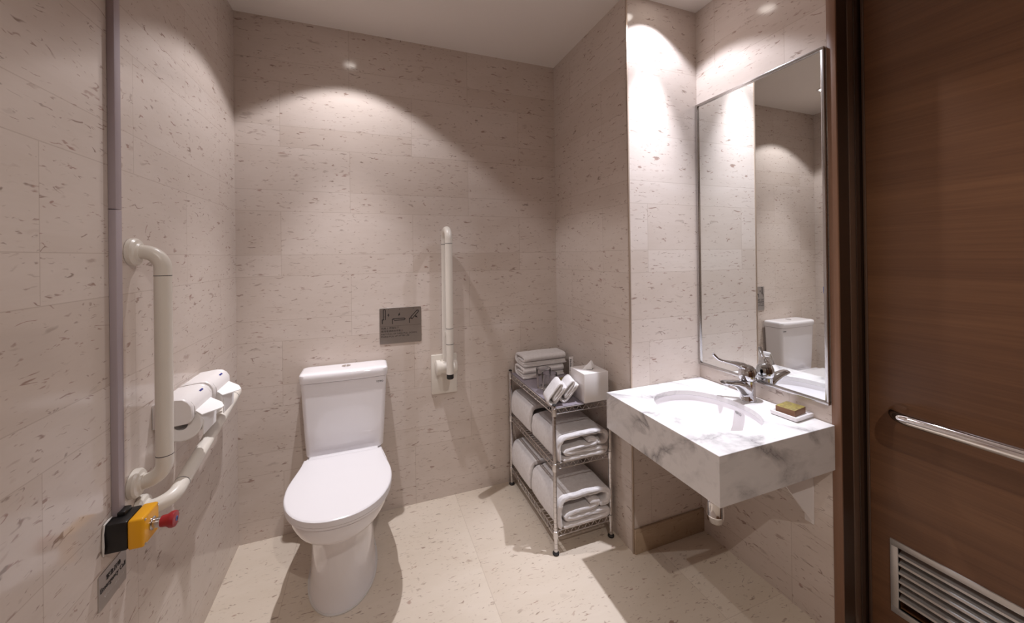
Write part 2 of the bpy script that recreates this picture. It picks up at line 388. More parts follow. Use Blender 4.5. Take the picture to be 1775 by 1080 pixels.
# ------------------------------------------------------------------ ceiling downlights
def downlight(x, y, label):
    t = thing('downlight', (x, y, ZC), label, 'downlight', 'recessed downlights in the ceiling')
    bm = bmesh.new(); n = 32
    rings = [[(x+r*math.cos(2*PI*k/n), y+r*math.sin(2*PI*k/n), z) for k in range(n)] for r, z in ((.052, ZC), (.052, ZC-.003), (.046, ZC-.005), (.036, ZC-.003), (.036, ZC))]
    loft(bm, rings, False, False); obj('trim_ring', bm, M['white_plastic'], t)
    bm = bmesh.new(); disc(bm, (x, y, ZC), (0, 0, -1), [(.034, 0), (.034, .002)]); obj('lens', bm, M['lens'], t)
downlight(*LAMP_TOILET, 'round recessed downlight above the toilet')
downlight(*LAMP_VANITY, 'round recessed downlight above the marble vanity')
downlight(*LAMP_ENTRY, 'round recessed downlight near the entrance side of the ceiling')

# ------------------------------------------------------------------ toilet
def egg(hw, yf, yb, hwb, cx=-.128, n=28, p=2.15):
    """bowl outline: round front, straight back"""
    yw = yf + (yb-yf)*.52; pts = []
    for k in range(n+1):
        a = PI*k/n; c, s = math.cos(a), math.sin(a)
        pts.append((cx+hw*math.copysign(abs(c)**(2/p), c), yw-(yw-yf)*abs(s)**(2/p)))
    m = 10
    left = []
    for k in range(1, m+1):
        t = k/m; e = t*t*(3-2*t); left.append((cx-hw+(hw-hwb)*e, yw+(yb-yw)*t))
    for q in left: pts.append(q)
    for k in range(1, 6): pts.append((cx-hwb+2*hwb*k/6, yb))
    for q in reversed(left): pts.append((2*cx-q[0], q[1]))
    return pts
def ring(o, z): return [(x, y, z) for x, y in o]
toilet = thing('toilet', (-.128, 1.95, 0), 'white two-piece toilet with closed lid against the back wall', 'toilet')
CT = -.125
bm = bmesh.new()
loft(bm, [ring(egg(*a, CT), z) for z, a in ((0, (.142, 1.704, 2.21, .12)), (.010, (.142, 1.704, 2.21, .12)), (.020, (.138, 1.708, 2.205, .118)), (.08, (.134, 1.712, 2.20, .115)), (.17, (.130, 1.708, 2.20, .112)),
    (.25, (.125, 1.694, 2.20, .11)), (.305, (.1235, 1.672, 2.21, .112)), (.335, (.132, 1.648, 2.22, .12)), (.355, (.152, 1.610, 2.235, .135)), (.370, (.176, 1.583, 2.25, .15)), (.383, (.196, 1.566, 2.26, .158)), (.398, (.204, 1.559, 2.262, .163)),
    (.425, (.2065, 1.557, 2.262, .166)), (.440, (.2065, 1.557, 2.262, .166)), (.4445, (.203, 1.561, 2.26, .164)))])
body = obj('bowl', bm, M['ceramic'], toilet)
bm = bmesh.new(); loft(bm, [ring(egg(*a, CT), z) for z, a in ((0, (.148, 1.697, 2.215, .124)), (.004, (.148, 1.697, 2.215, .124)))]); obj('sealant_bead', bm, M['sealant'], body)
bm = bmesh.new(); loft(bm, [ring(egg(*a, CT), z) for z, a in ((.445, (.205, 1.558, 2.055, .174)), (.447, (.209, 1.554, 2.058, .177)), (.455, (.209, 1.554, 2.058, .177)), (.457, (.207, 1.556, 2.056, .175)))]); obj('seat', bm, M['seat'], toilet)
bm = bmesh.new(); loft(bm, [ring(egg(*a, CT), z) for z, a in ((.4575, (.209, 1.553, 2.056, .176)), (.4585, (.2115, 1.551, 2.058, .178)), (.474, (.2115, 1.551, 2.058, .178)), (.4785, (.2105, 1.552, 2.057, .177)), (.4812, (.2075, 1.556, 2.054, .174)), (.4822, (.203, 1.562, 2.05, .17)), (.4832, (.17, 1.60, 2.03, .14)), (.4836, (.10, 1.68, 2.0, .08)))]); obj('lid', bm, M['seat'], toilet)
bm = bmesh.new(); box(bm, -.285, .035, 2.03, 2.10, .445, .476, .008); obj('hinge_cover', bm, M['seat'], toilet)
def trr(hw, y0, y1, r, bow, cx=-.122, n=7):
    out = []
    for x, y in rrect(cx-hw, cx+hw, y0, y1, r, n):
        out.append((x, y))
    # bowed front with extra points
    res = []
    for i, (x, y) in enumerate(out):
        res.append((x, y)); j = (i+1) % len(out)
        if abs(y-y0) < 1e-6 and abs(out[j][1]-y0) < 1e-6:
            for k in range(1, 12): res.append((x+(out[j][0]-x)*k/12, y0))
    return [(x, y-bow*max(0, 1-((x-cx)/hw)**2)*max(0, (y1-y)/(y1-y0))) for x, y in res]
bm = bmesh.new()
loft(bm, [[(x, y, z) for x, y in trr(*a)] for z, a in ((.4455, (.168, 2.150, 2.26, .03, .006)), (.449, (.179, 2.140, 2.27, .028, .008)), (.458, (.184, 2.135, 2.275, .026, .009)), (.58, (.191, 2.133, 2.28, .024, .01)), (.822, (.2035, 2.131, 2.28, .022, .010)))])
tank = obj('tank', bm, M['ceramic'], toilet)
bm = bmesh.new()
loft(bm, [[(x, y, z) for x, y in trr(*a)] for z, a in ((.8235, (.2045, 2.130, 2.28, .024, .01)), (.825, (.2085, 2.126, 2.284, .026, .011)), (.851, (.2105, 2.122, 2.285, .027, .012)), (.864, (.2095, 2.124, 2.283, .027, .012)), (.870, (.205, 2.130, 2.277, .026, .012)), (.8725, (.195, 2.140, 2.268, .024, .01)), (.8732, (.16, 2.16, 2.25, .02, .006)))])
tl = obj('tank_lid', bm, M['ceramic'], toilet)
for sx in (-1, 1):
    bm = bmesh.new(); pts = [(-.119+sx*(.0015+.021*math.sin(PI*k/12)), 2.207-.021*math.cos(PI*k/12)) for k in range(13)]
    loft(bm, [[(x, y, z) for x, y in (pts if sx > 0 else pts[::-1])] for z in (.8722, .8762)]); b_ = obj('flush_button', bm, M['chrome'], tl); b_['label'] = 'chrome half-round flush button'
bm = text_bm('TOTO', .013, (1, 0, 0), (0, .03, 1), (.028, 2.1265, .792)); obj('lettering', bm, M['inkgrey'], tank)
bm = text_bm('T', .016, (0, 1, 0), (0, 0, 1), (-.0015, 1.93, .26)); obj('lettering', bm, M['inkgrey'], body)
bm = bmesh.new(); disc(bm, (-.010, 1.965, .255), (1, 0, 0), [(.006, 0), (.006, .012), (.004, .014)], 16); obj('bolt_cap', bm, M['chrome'], body)

# ------------------------------------------------------------------ fold-up support bar on the back wall
fb = thing('fold_up_grab_bar', (.415, YB, .63), 'white hinged support bar folded upright on the back wall', 'grab bar')
bm = bmesh.new(); box(bm, .340, .493, YB-.018, YB, .630, .864, .004); obj('mounting_plate', bm, M['nylon'], fb)
bm = bmesh.new(); box(bm, .395, .445, 2.215, 2.28, .765, .835, .008); tube(bm, [(.372, 2.235, .80), (.468, 2.235, .80)], .034, 24); obj('hinge_block', bm, M['nylon'], fb)
for x in (.372, .468):
    bm = bmesh.new(); s = -1 if x < .4 else 1; disc(bm, (x, 2.235, .80), (s, 0, 0), [(.042, -.012), (.042, .010), (.036, .014)]); obj('hinge_cap', bm, M['nylon'], fb)
bm = bmesh.new()
tube(bm, bend([(.419, 2.238, .81), (.421, 2.243, 1.603), (.421, 2.125, 1.603), (.421, 2.125, .79)], .055, 10), .0205, 20)
U = obj('rail_tube', bm, M['nylon'], fb)
for y, z in ((2.125, 1.523), (2.125, 1.045), (2.125, .957), (2.243, 1.521), (2.243, 1.037), (2.243, .952)):
    bm = bmesh.new(); disc(bm, (.421 if y < 2.2 else .420, y, z), (0, 0, 1), [(.0209, -.0012), (.0209, .0012)], 24); obj('joint_ring', bm, M['inkgrey'], U)
bm = bmesh.new(); disc(bm, (.421, 2.125, .792), (0, 0, -1), [(.0195, 0), (.0195, .026), (.016, .030)], 24); q = obj('end_cap', bm, M['rubber'], U); q['label'] = 'black rubber end stop'
bm = bmesh.new(); box(bm, .413, .427, 2.14, 2.235, .985, 1.015, .004); obj('spacer', bm, M['nylon'], U)

# ------------------------------------------------------------------ instruction plaque
pl = thing('instruction_plaque', (.169, YB, .953), 'brushed grey metal plaque with fold-bar pictograms above the toilet', 'sign')
bm = bmesh.new(); prism(bm, rrect(.053, .286, .953, 1.158, .006, 3), 'xz', YB, YB-.004, .0006); obj('plate', bm, M['brushed'], pl)
yf = YB-.0041
def stroke(bm, pts, wd, plane_y, z=None):
    for a, b in zip(pts, pts[1:]):
        a, b = Vector(a), Vector(b); d = (b-a).normalized(); n = Vector((-d.y, d.x))*wd/2; a = a-d*wd*.3; b = b+d*wd*.3
        q = [a+n, b+n, b-n, a-n]; prism(bm, [tuple(v) for v in q], 'xz', plane_y, plane_y-.0005)
bm = bmesh.new(); X0, ZT = .053, 1.158; w_ = .0040
def pp(l): return [(X0+a, ZT-b) for a, b in l]
stroke(bm, pp([(.015, .088), (.015, .066), (.024, .066)]), .0042, yf)
stroke(bm, pp([(.0215, .066), (.0215, .012), (.024, .008), (.030, .008), (.0325, .012), (.0325, .066)]), w_, yf); stroke(bm, pp([(.0215, .049), (.0325, .049)]), .0016, yf)
stroke(bm, pp([(.070, .092), (.070, .066), (.080, .066)]), .0042, yf)
stroke(bm, pp([(.074, .063), (.136, .063), (.142, .067), (.136, .073), (.080, .073)]), w_, yf)
stroke(bm, pp([(.165, .092), (.165, .066), (.174, .066)]), .0042, yf)
stroke(bm, pp([(.172, .060), (.208, .022), (.216, .022), (.217, .030), (.180, .070)]), w_, yf); stroke(bm, pp([(.172, .060), (.180, .070)]), w_, yf)
for (x, z), (dx, dz) in (((.049, .050), (0, -.016)), ((.112, .030), (-.007, .017)), ((.212, .064), (-.014, -.010))):
    stroke(bm, pp([(x, z), (x+dx*.5, z+dz*.5)]), .003, yf); d = Vector((dx, dz)).normalized(); n = Vector((-d.y, d.x)); c = Vector((x+dx*.4, z+dz*.4)); e = Vector((x+dx*1.2, z+dz*1.2))
    prism(bm, pp([tuple(c+n*.006), tuple(e), tuple(c-n*.006)]), 'xz', yf, yf-.0005)
stroke(bm, pp([(.004, .105), (.229, .105)]), .0008, yf)
obj('pictogram', bm, M['ink'], pl)
bm = bmesh.new()
for s, x in (('1', .047), ('2', .107), ('3', .184)): merge(bm, text_bm(s, .011, (1, 0, 0), (0, 0, 1), (X0+x, yf, ZT-.013)))
merge(bm, text_bm('先推上 然後拉下', .0135, (1, 0, 0), (0, 0, 1), (X0+.008, yf, ZT-.121)))
merge(bm, text_bm('使用後請將扶手推上', .0135, (1, 0, 0), (0, 0, 1), (X0+.008, yf, ZT-.138)))
merge(bm, text_bm('FIRST PULL UP THEN PULL DOWN', .0128, (1, 0, 0), (0, 0, 1), (X0+.008, yf, ZT-.154)))
merge(bm, text_bm('PLEASE PULL UP AFTER USE', .0128, (1, 0, 0), (0, 0, 1), (X0+.008, yf, ZT-.168)))
obj('lettering', bm, M['ink'], pl)
bm = bmesh.new()
for r in range(3):
    for c in range(20):
        for i in range(2):
            for j in range(3):
                if random.random() < .5: disc(bm, (X0+.022+c*.0098+i*.0032, yf, ZT-.175-r*.0105-j*.0028), (0, -1, 0), [(.0011, 0), (.0007, .0006)], 6)
obj('braille_dots', bm, M['braille'], pl)

# ------------------------------------------------------------------ left wall: conduit, alarm, plate, bars, dispensers
cd = thing('cable_conduit', (XL, 1.302, .70), 'grey plastic cable conduit running down the left wall', 'conduit')
bm = bmesh.new(); box(bm, XL, XL+.016, 1.289, 1.316, 1.585, ZC-.002, .002); box(bm, XL, XL+.016, 1.289, 1.316, .775, 1.5835, .002); obj('cover', bm, M['conduit'], cd)
al = thing('emergency_call_button', (XL, 1.29, .712), 'yellow and black box with red push button on the left wall', 'alarm button')
ya0, ya1, za0, za1 = 1.252, 1.330, .711, .787
bm = bmesh.new(); box(bm, XL, XL+.048, ya0+.002, ya1-.002, za0+.001, za1-.001, .005); box(bm, XL+.012, XL+.03, 1.285, 1.318, .782, .797, .004); ab = obj('housing', bm, M['black'], al)
bm = bmesh.new(); box(bm, XL+.048, XL+.082, ya0, ya1, za0, za1, .006, 3); obj('cover', bm, M['yellow'], al)
xb = XL+.082; yc, zc = 1.291, .749
bm = bmesh.new(); disc(bm, (xb, yc, zc), (1, 0, 0), [(.0165, -.002), (.0165, .003), (.0125, .004), (.0125, .026)], 28); cl = obj('collar', bm, M['steel'], al)
bm = bmesh.new(); disc(bm, (xb+.020, yc, zc), (1, 0, 0), [(.0135, 0), (.0145, .006), (.0150, .013), (.0195, .020), (.0205, .026), (.0195, .031), (.012, .033)], 32); bt = obj('push_button', bm, M['red'], al)
bm = bmesh.new(); disc(bm, (xb+.0528, yc, zc), (1, 0, 0), [(.0062, 0), (.0062, .0012)], 20); ks = obj('lock_ring', bm, M['flatblue'], bt)
bm = bmesh.new(); box(bm, xb+.0538, xb+.0546, yc-.0011, yc+.0011, zc-.0036, zc+.0036); obj('key_slot', bm, M['ink'], ks)
for dy in (-.032, .032):
    for dz in (-.031, .031):
        bm = bmesh.new(); disc(bm, (xb-.001, yc+dy, zc+dz), (1, 0, 0), [(.003, 0), (.003, .0022)], 12); obj('screw', bm, M['steel'], al)
bm = bmesh.new(); tube(bm, [(XL+.003, ya0-.001, .712), (XL+.004, ya0-.003, .735), (XL+.003, ya0-.001, .765), (XL+.004, ya0+.001, .788), (XL+.004, ya0+.02, .790), (XL+.003, ya0+.034, .789)], [.0015, .0028, .002, .0022, .0025, .0015], 8); obj('sealant', bm, M['sealant'], al)
ep = thing('emergency_plate', (XL, 1.29, .585), 'brushed metal Emergency Call plate below the yellow box', 'sign')
bm = bmesh.new(); prism(bm, rrect(1.234, 1.347, .585, .672, .004, 3), 'yz', XL, XL+.0025, .0005); obj('plate', bm, M['brushed'], ep)
bm = text_bm('緊急召喚', .0150, (0, 1, 0), (0, 0, 1), (XL+.0028, 1.262, .645)); merge(bm, text_bm('Emergency Call', .0166, (0, 1, 0), (0, 0, 1), (XL+.0028, 1.2385, .627))); obj('lettering', bm, M['ink'], ep)
bm = bmesh.new()
for c in range(12):
    for i in range(2):
        for j in range(3):
            if random.random() < .5: disc(bm, (XL+.0026, 1.255+c*.007+i*.0023, .612-j*.0023-(c > 6)*.0), (1, 0, 0), [(.0008, 0), (.0005, .0005)], 6)
obj('braille_dots', bm, M['braille'], ep)

def flange(parent, c, axis, mat, r=.039):
    bm = bmesh.new(); disc(bm, c, axis, [(r, .001), (r, .012), (r-.004, .017), (.026, .019), (.0225, .024)], 36); return obj('flange', bm, mat, parent)
XV = XL+.068
gb = thing('vertical_grab_bar', (XL, 1.39, .80), 'ivory upright grab bar with two round flanges on the left wall', 'grab bar')
bm = bmesh.new(); tube(bm, bend([(XL+.004, 1.39, 1.474), (XV, 1.398, 1.474), (XV, 1.398, .818), (XL+.004, 1.388, .818)], .046, 12), .0205, 28); gt = obj('rail_tube', bm, M['nylon'], gb)
flange(gb, (XL, 1.390, 1.474), (1, 0, 0), M['nylon']); flange(gb, (XL, 1.388, .818), (1, 0, 0), M['nylon'])
for z in (1.405, .884):
    bm = bmesh.new(); disc(bm, (XV, 1.398, z), (0, 0, 1), [(.0208, -.001), (.0208, .001)], 28); obj('joint_ring', bm, M['inkgrey'], gt)
sr = thing('side_grab_rail', (XL, 1.42, .72), 'ivory grab rail rising along the left wall below the roll holders', 'grab bar')
a0 = Vector((XV+.006, 1.405, .733)); a1 = Vector((XV+.006, 2.045, .868))
bm = bmesh.new(); tube(bm, bend([(XL+.004, 1.415, .728), tuple(a0), tuple(a1), (XL+.004, 2.055, .870)], .05, 12), .0205, 28); rt = obj('rail_tube', bm, M['nylon'], sr)
flange(sr, (XL, 1.415, .728), (1, 0, 0), M['nylon']); flange(sr, (XL, 2.055, .870), (1, 0, 0), M['nylon'])
for t_ in (.13, .89):
    bm = bmesh.new(); disc(bm, tuple(a0.lerp(a1, t_)), tuple(a1-a0), [(.0208, -.001), (.0208, .001)], 28); obj('joint_ring', bm, M['inkgrey'], rt)

def roll_holder(y0, label):
    y1 = y0+.165; t = thing('toilet_roll_holder', (XL, (y0+y1)/2, .92), label, 'toilet roll holder', 'twin toilet roll holders on the left wall')
    x = XL
    side = [(x, .925), (x, 1.000), (x+.006, 1.006), (x+.060, 1.012), (x+.078, 1.010), (x+.092, 1.000), (x+.1015, .984), (x+.103, .965), (x+.103, .948), (x+.098, .937), (x+.088, .930), (x+.060, .927)]
    bm = bmesh.new()
    for ya, yb in ((y0, y0+.016), (y1-.016, y1)):
        def pr(y, b): 
            c = Vector((x+.05, .97)); return [(px+(c.x-px)*b, y, pz+(c.y-pz)*b) for px, pz in side]
        loft(bm, [pr(ya, .07), pr(ya+.003, .015), pr(ya+.006, 0), pr(yb-.004, 0), pr(yb-.001, .02), pr(yb, .06)])
    box(bm, x, x+.012, y0+.01, y1-.01, .925, 1.0)
    obj('bracket', bm, M['white_plastic'], t)
    hood = [(x+.010, 1.006), (x+.062, 1.0105), (x+.080, 1.007), (x+.094, .995), (x+.1035, .978), (x+.1055, .958), (x+.1025, .958), (x+.1005, .976), (x+.091, .991), (x+.078, 1.003), (x+.062, 1.0065), (x+.010, 1.002)]
    bm = bmesh.new(); prism(bm, hood, 'xz', y0+.0165, y1-.0165); hd = obj('hood', bm, M['white_plastic'], t)
    # blue maker's mark: four letter blocks over a thin line, on the sloping front of the hood
    bm = bmesh.new(); p0 = Vector((x+.0842, 0, 1.0046)); d = Vector((.0145, 0, -.0125)).normalized(); nn = Vector((.65, 0, .76))
    for k, wd in enumerate((.0042, .0034, .0058, .0040)):
        ys = y0+.104+k*.0068; q = [p0+nn*.0006+Vector((0, ys, 0)), p0+nn*.0006+Vector((0, ys+wd, 0)), p0+nn*.0006+d*.006+Vector((0, ys+wd, 0)), p0+nn*.0006+d*.006+Vector((0, ys, 0))]
        loft(bm, [[tuple(v-nn*.0008) for v in q], [tuple(v) for v in q]])
    obj('printed_mark', bm, M['blue'], hd)
    # paper roll and its folded leading sheet
    bm = bmesh.new(); n = 40; cx, cz, ro, ri = x+.064, .925, .056, .019
    R = []
    for r, y in ((ri, y0+.022), (ro-.004, y0+.022), (ro, y0+.026), (ro, y1-.026), (ro-.004, y1-.022), (ri, y1-.022)):
        R.append([(cx+r*math.cos(2*PI*k/n), y, cz+r*math.sin(2*PI*k/n)) for k in range(n)])
    loft(bm, R+[R[0]], False, False); bmesh.ops.remove_doubles(bm, verts=bm.verts, dist=1e-5)
    rl = obj('paper_roll', bm, M['paper'], t); rl['label'] = 'roll of white toilet paper'
    bm = bmesh.new(); prism(bm, [(x+.100, .957), (x+.104, .964), (x+.111, .961), (x+.123, .925), (x+.1215, .880), (x+.119, .880), (x+.119, .925), (x+.110, .952)], 'xz', y0+.028, y1-.028)
    obj('hanging_sheet', bm, M['paper'], rl)
    bm = bmesh.new(); ym = (y0+y1)/2
    A = [(x+.1035, y0+.018, .966), (x+.1035, y1-.022, .966), (x+.146, ym+.030, .954), (x+.160, ym+.004, .948), (x+.157, ym-.006, .946), (x+.120, y0+.020, .950)]
    loft(bm, [A, [(p[0], p[1], p[2]-.003) for p in A]]); obj('folded_point', bm, M['paper'], rl)
    return t
roll_holder(1.487, 'white paper roll holder with hood, nearer of the pair')
roll_holder(1.672, 'white paper roll holder with hood, farther of the pair by the back wall')

# ------------------------------------------------------------------ vanity
XB, YV, ZV, ZU = 1.040, .905, .800, .634
van = thing('wall_hung_vanity', (1.62, 1.21, .634), 'white grey-veined marble wash counter with sunken basin on the wall', 'wash basin')
OC, OA, OB = (1.315, 1.212), .178, .212
def ellipse(c, a, b, n=64, p=2.2): return [(c[0]+a*math.copysign(abs(math.cos(2*PI*k/n))**(2/p), math.cos(2*PI*k/n)), c[1]+b*math.copysign(abs(math.sin(2*PI*k/n))**(2/p), math.sin(2*PI*k/n))) for k in range(n)]
def sqring(x0, x1, y0, y1, c, n=64):
    out = []
    for k in range(n):
        dx, dy = math.cos(2*PI*k/n), math.sin(2*PI*k/n)
        t = min([(x1-c[0])/dx if dx > 1e-9 else 1e9, (x0-c[0])/dx if dx < -1e-9 else 1e9, (y1-c[1])/dy if dy > 1e-9 else 1e9, (y0-c[1])/dy if dy < -1e-9 else 1e9]); out.append([c[0]+dx*t, c[1]+dy*t])
    for X in (x0, x1):
        for Y in (y0, y1):
            i = min(range(n), key=lambda i: (out[i][0]-X)**2+(out[i][1]-Y)**2); out[i] = [X, Y]
    return [tuple(q) for q in out]
bm = bmesh.new()
xe, ye = XM+.012, YN-.001
o1 = sqring(XB, XM-.001, YV, ye, OC); o0 = sqring(XB+.0012, XM-.001, YV+.0012, ye, OC); e1 = ellipse(OC, OA, OB); e0 = ellipse(OC, OA-.0, OB-.0); i1 = sqring(XB+.02, XM-.001, YV+.02, ye, OC)
loft(bm, [[(x, y, ZV-.022) for x, y in i1], [(x, y, ZU) for x, y in i1], [(x, y, ZU) for x, y in o1], [(x, y, ZV-.0012) for x, y in o1], [(x, y, ZV) for x, y in o0], [(x, y, ZV) for x, y in ellipse(OC, OA+.002, OB+.002)], [(x, y, ZV-.002) for x, y in e1], [(x, y, ZV-.022) for x, y in e1], [(x, y, ZV-.022) for x, y in i1]], False, False)
bmesh.ops.remove_doubles(bm, verts=bm.verts, dist=1e-6)
obj('marble_top', bm, M['marble'], van)
bm = bmesh.new(); rings = []
for s, z in ((1.0, ZV-.0225), (1.03, ZV-.023), (1.03, ZV-.028), (1.01, ZV-.045), (.97, ZV-.075), (.90, ZV-.105), (.76, ZV-.132), (.52, ZV-.150), (.25, ZV-.157), (.10, ZV-.160)):
    rings.append([(x, y, z) for x, y in ellipse(OC, OA*s, OB*s, p=2.2+(1-s)*-.2)])
loft(bm, rings, False, True); bowl = obj('basin', bm, M['ceramic'], van, fix=False)
for p in bowl.data.polygons: p.flip()
bm = bmesh.new(); disc(bm, (OC[0], OC[1], ZV-.160), (0, 0, 1), [(.022, -.002), (.022, .003), (.018, .004)], 28); dr = obj('drain', bm, M['chrome'], bowl); dr['label'] = 'round chrome drain'
bm = text_bm('TOTO', .014, (-.25, -1, 0), (.25, 0, 1), (1.4935, 1.218, ZV-.052)); obj('lettering', bm, M['inkgrey'], bowl)
bm = bmesh.new(); xt, yt = 1.335, 1.185
disc(bm, (xt, yt, ZV-.16), (0, 0, -1), [(.016, 0), (.016, .21), (.031, .212), (.033, .22), (.033, .272), (.0335, .273), (.0335, .279), (.033, .28), (.030, .300), (.024, .306)], 32)
tube(bm, [(xt, yt, .555), (XM, yt, .555)], .016, 20); tr = obj('drain_trap', bm, M['chrome'], van); tr['label'] = 'polished chrome bottle trap'
for y in (.985, 1.44):
    bm = bmesh.new(); prism(bm, [(XM, ZU+.02), (XM, .40), (XM-.018, .40), (XM-.20, ZU-.018), (XM-.20, ZU+.02)], 'xz', y-.003, y+.003); br = obj('bracket', bm, M['white_plastic'], van); br['label'] = 'white steel angle bracket'
    bm = bmesh.new(); box(bm, XM-.004, XM, y-.004, y+.03, .38, ZU+.02, .001); obj('flange', bm, M['white_plastic'], br)
    bm = bmesh.new(); disc(bm, (XM-.004, y+.014, .415), (-1, 0, 0), [(.006, 0), (.006, .003), (.003, .005)], 14); obj('screw', bm, M['steel'], br)

# ------------------------------------------------------------------ faucet
fx, fy = 1.560, 1.206
fa = thing('lever_faucet', (fx, fy, ZV), 'chrome long-lever mixer tap standing behind the marble basin', 'faucet')
bm = bmesh.new(); disc(bm, (fx, fy, ZV), (0, 0, 1), [(.033, 0), (.033, .004), (.031, .008), (.0295, .03), (.029, .065), (.0295, .0875)], 32)
# spout grows out of the body in one sweep
P = [(fx, fy, ZV+.045), (fx-.022, fy, ZV+.056), (fx-.045, fy, ZV+.070), (fx-.08, fy, ZV+.083), (fx-.12, fy, ZV+.091), (fx-.140, fy, ZV+.094), (fx-.147, fy, ZV+.095)]
tube(bm, P, [(.036, .028), (.030, .028), (.021, .027), (.014, .026), (.010, .023), (.0085, .020), (.005, .014)], 20)
fb_ = obj('body', bm, M['tap'], fa)
bm = bmesh.new(); disc(bm, (fx-.125, fy, ZV+.084), (0, 0, -1), [(.011, -.004), (.011, .006), (.009, .007)], 20); obj('aerator', bm, M['steel'], fb_)
bm = bmesh.new(); disc(bm, (fx, fy, ZV+.089), (0, 0, 1), [(.0305, 0), (.0345, .006), (.036, .020), (.035, .036), (.030, .050), (.020, .060), (.007, .065)], 32); cp = obj('cap', bm, M['tap'], fa)
bm = bmesh.new(); d = Vector((1.461-fx, 1.299-fy, 0)); P = []
for t_, z in ((-.10, .128), (.12, .145), (.32, .1545), (.52, .1585), (.72, .1625), (.84, .169), (.93, .181), (.985, .190), (1.01, .192)): P.append((fx+d.x*t_, fy+d.y*t_, ZV+z))
tube(bm, P, [(.016, .026), (.016, .025), (.0105, .018), (.0068, .012), (.0055, .0095), (.0055, .009), (.0068, .0098), (.0075, .0102), (.004, .006)], 20); lv = obj('lever', bm, M['tap'], fa)
bm = bmesh.new(); disc(bm, (fx, fy, ZV+.0882), (0, 0, 1), [(.0305, -.001), (.0305, .001)], 32); obj('joint_ring', bm, M['inkgrey'], fb_)

# ------------------------------------------------------------------ soap dish and soap box
def quad_box(bm, c, hx, hy, z0, z1, rot, bev=.002):
    tmp = bmesh.new(); box(tmp, -hx, hx, -hy, hy, z0, z1, bev); bmesh.ops.rotate(tmp, verts=tmp.verts, matrix=Matrix.Rotation(rot, 3, 'Z')); bmesh.ops.translate(tmp, verts=tmp.verts, vec=(c[0], c[1], 0)); merge(bm, tmp)
sd = (1.566, 1.024)
t = thing('soap_dish', (sd[0], sd[1], ZV), 'white rectangular soap dish on the marble counter below the mirror', 'soap dish')
bm = bmesh.new(); n = 6; rot = math.radians(4)
def rr3(hx, hy, r, z): 
    m = Matrix.Rotation(rot, 2); out = []
    for x, y in rrect(-hx, hx, -hy, hy, r, 4): v = m @ Vector((x, y)); out.append((sd[0]+v.x, sd[1]+v.y, z))
    return out
loft(bm, [rr3(.054, .045, .005, ZV+.0005), rr3(.058, .049, .006, ZV+.003), rr3(.060, .051, .006, ZV+.018), rr3(.0585, .0495, .005, ZV+.0195), rr3(.053, .044, .004, ZV+.0185), rr3(.050, .041, .004, ZV+.013)])
obj('dish', bm, M['ceramic'], t)
sb = thing('soap_box', (sd[0]-.004, sd[1], ZV+.013), 'small olive-gold soap carton lying on the white dish', 'soap box')
bm = bmesh.new(); quad_box(bm, (sd[0]-.004, sd[1]+.002), .042, .034, ZV+.0135, ZV+.038, math.radians(8), .0012)
o = obj('carton', bm, [M['soapside'], M['gold']], sb)
for p in o.data.polygons:
    if p.normal.z > .9: p.material_index = 1

# ------------------------------------------------------------------ mirror
mr = thing('wall_mirror', (XM, 1.215, .871), 'tall chrome-framed mirror on the wall above the marble counter', 'mirror')
y0, y1, z0, z1 = .917, YN-.004, .871, 2.223; fw = .011; xo = XM-.012
bm = bmesh.new()
for a in ((y0, y1, z1-fw, z1), (y0, y1, z0, z0+fw), (y0, y0+fw, z0+fw, z1-fw), (y1-fw, y1, z0+fw, z1-fw)): box(bm, xo-.004, XM, *a, .001)
obj('frame', bm, M['frame'], mr)
bm = bmesh.new(); box(bm, xo+.004, XM-.001, y0+fw, y1-fw, z0+fw, z1-fw); obj('glass_pane', bm, M['mirror'], mr)
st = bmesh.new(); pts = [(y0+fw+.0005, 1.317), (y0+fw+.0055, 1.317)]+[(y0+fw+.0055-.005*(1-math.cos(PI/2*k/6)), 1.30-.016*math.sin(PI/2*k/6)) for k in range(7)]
prism(st, pts, 'yz', xo+.004, xo+.0034); tag(obj('blue_mark', st, M['flatblue'], base=(xo+.004, y0+fw, 1.29)), 'tiny blue mark at the right edge of the mirror glass', 'blue_mark')  # small flat blue shape lying on the glass

# ------------------------------------------------------------------ wire cart
CXA, CXB, CYA, CYB = .832, 1.148, 1.655, 2.262
cart = thing('wire_shelf_rack', ((CXA+CXB)/2, (CYA+CYB)/2, 0), 'three-tier chrome wire rack holding white towels beside the vanity', 'shelf rack')
for x in (CXA, CXB):
    for y in (CYA, CYB):
        bm = bmesh.new(); disc(bm, (x, y, .012), (0, 0, 1), [(.0095, 0), (.0095, .703), (.008, .708)], 16)
        for k in range(27): disc(bm, (x, y, .03+.025*k), (0, 0, 1), [(.0095, -.0008), (.0098, 0), (.0095, .0008)], 16)
        p = obj('post', bm, M['steel'], cart)
        bm = bmesh.new(); disc(bm, (x, y, 0), (0, 0, 1), [(.013, 0), (.016, .003), (.016, .009), (.010, .016)], 18); q = obj('foot', bm, M['rubber'], p); q['label'] = 'black rubber foot'
        bm = bmesh.new(); disc(bm, (x, y, .719), (0, 0, 1), [(.0102, 0), (.0102, .005), (.006, .008)], 16); q = obj('cap', bm, M['rubber'], p)
def wire(bm, pts, r=.0024, seg=6): tube(bm, pts, r, seg)
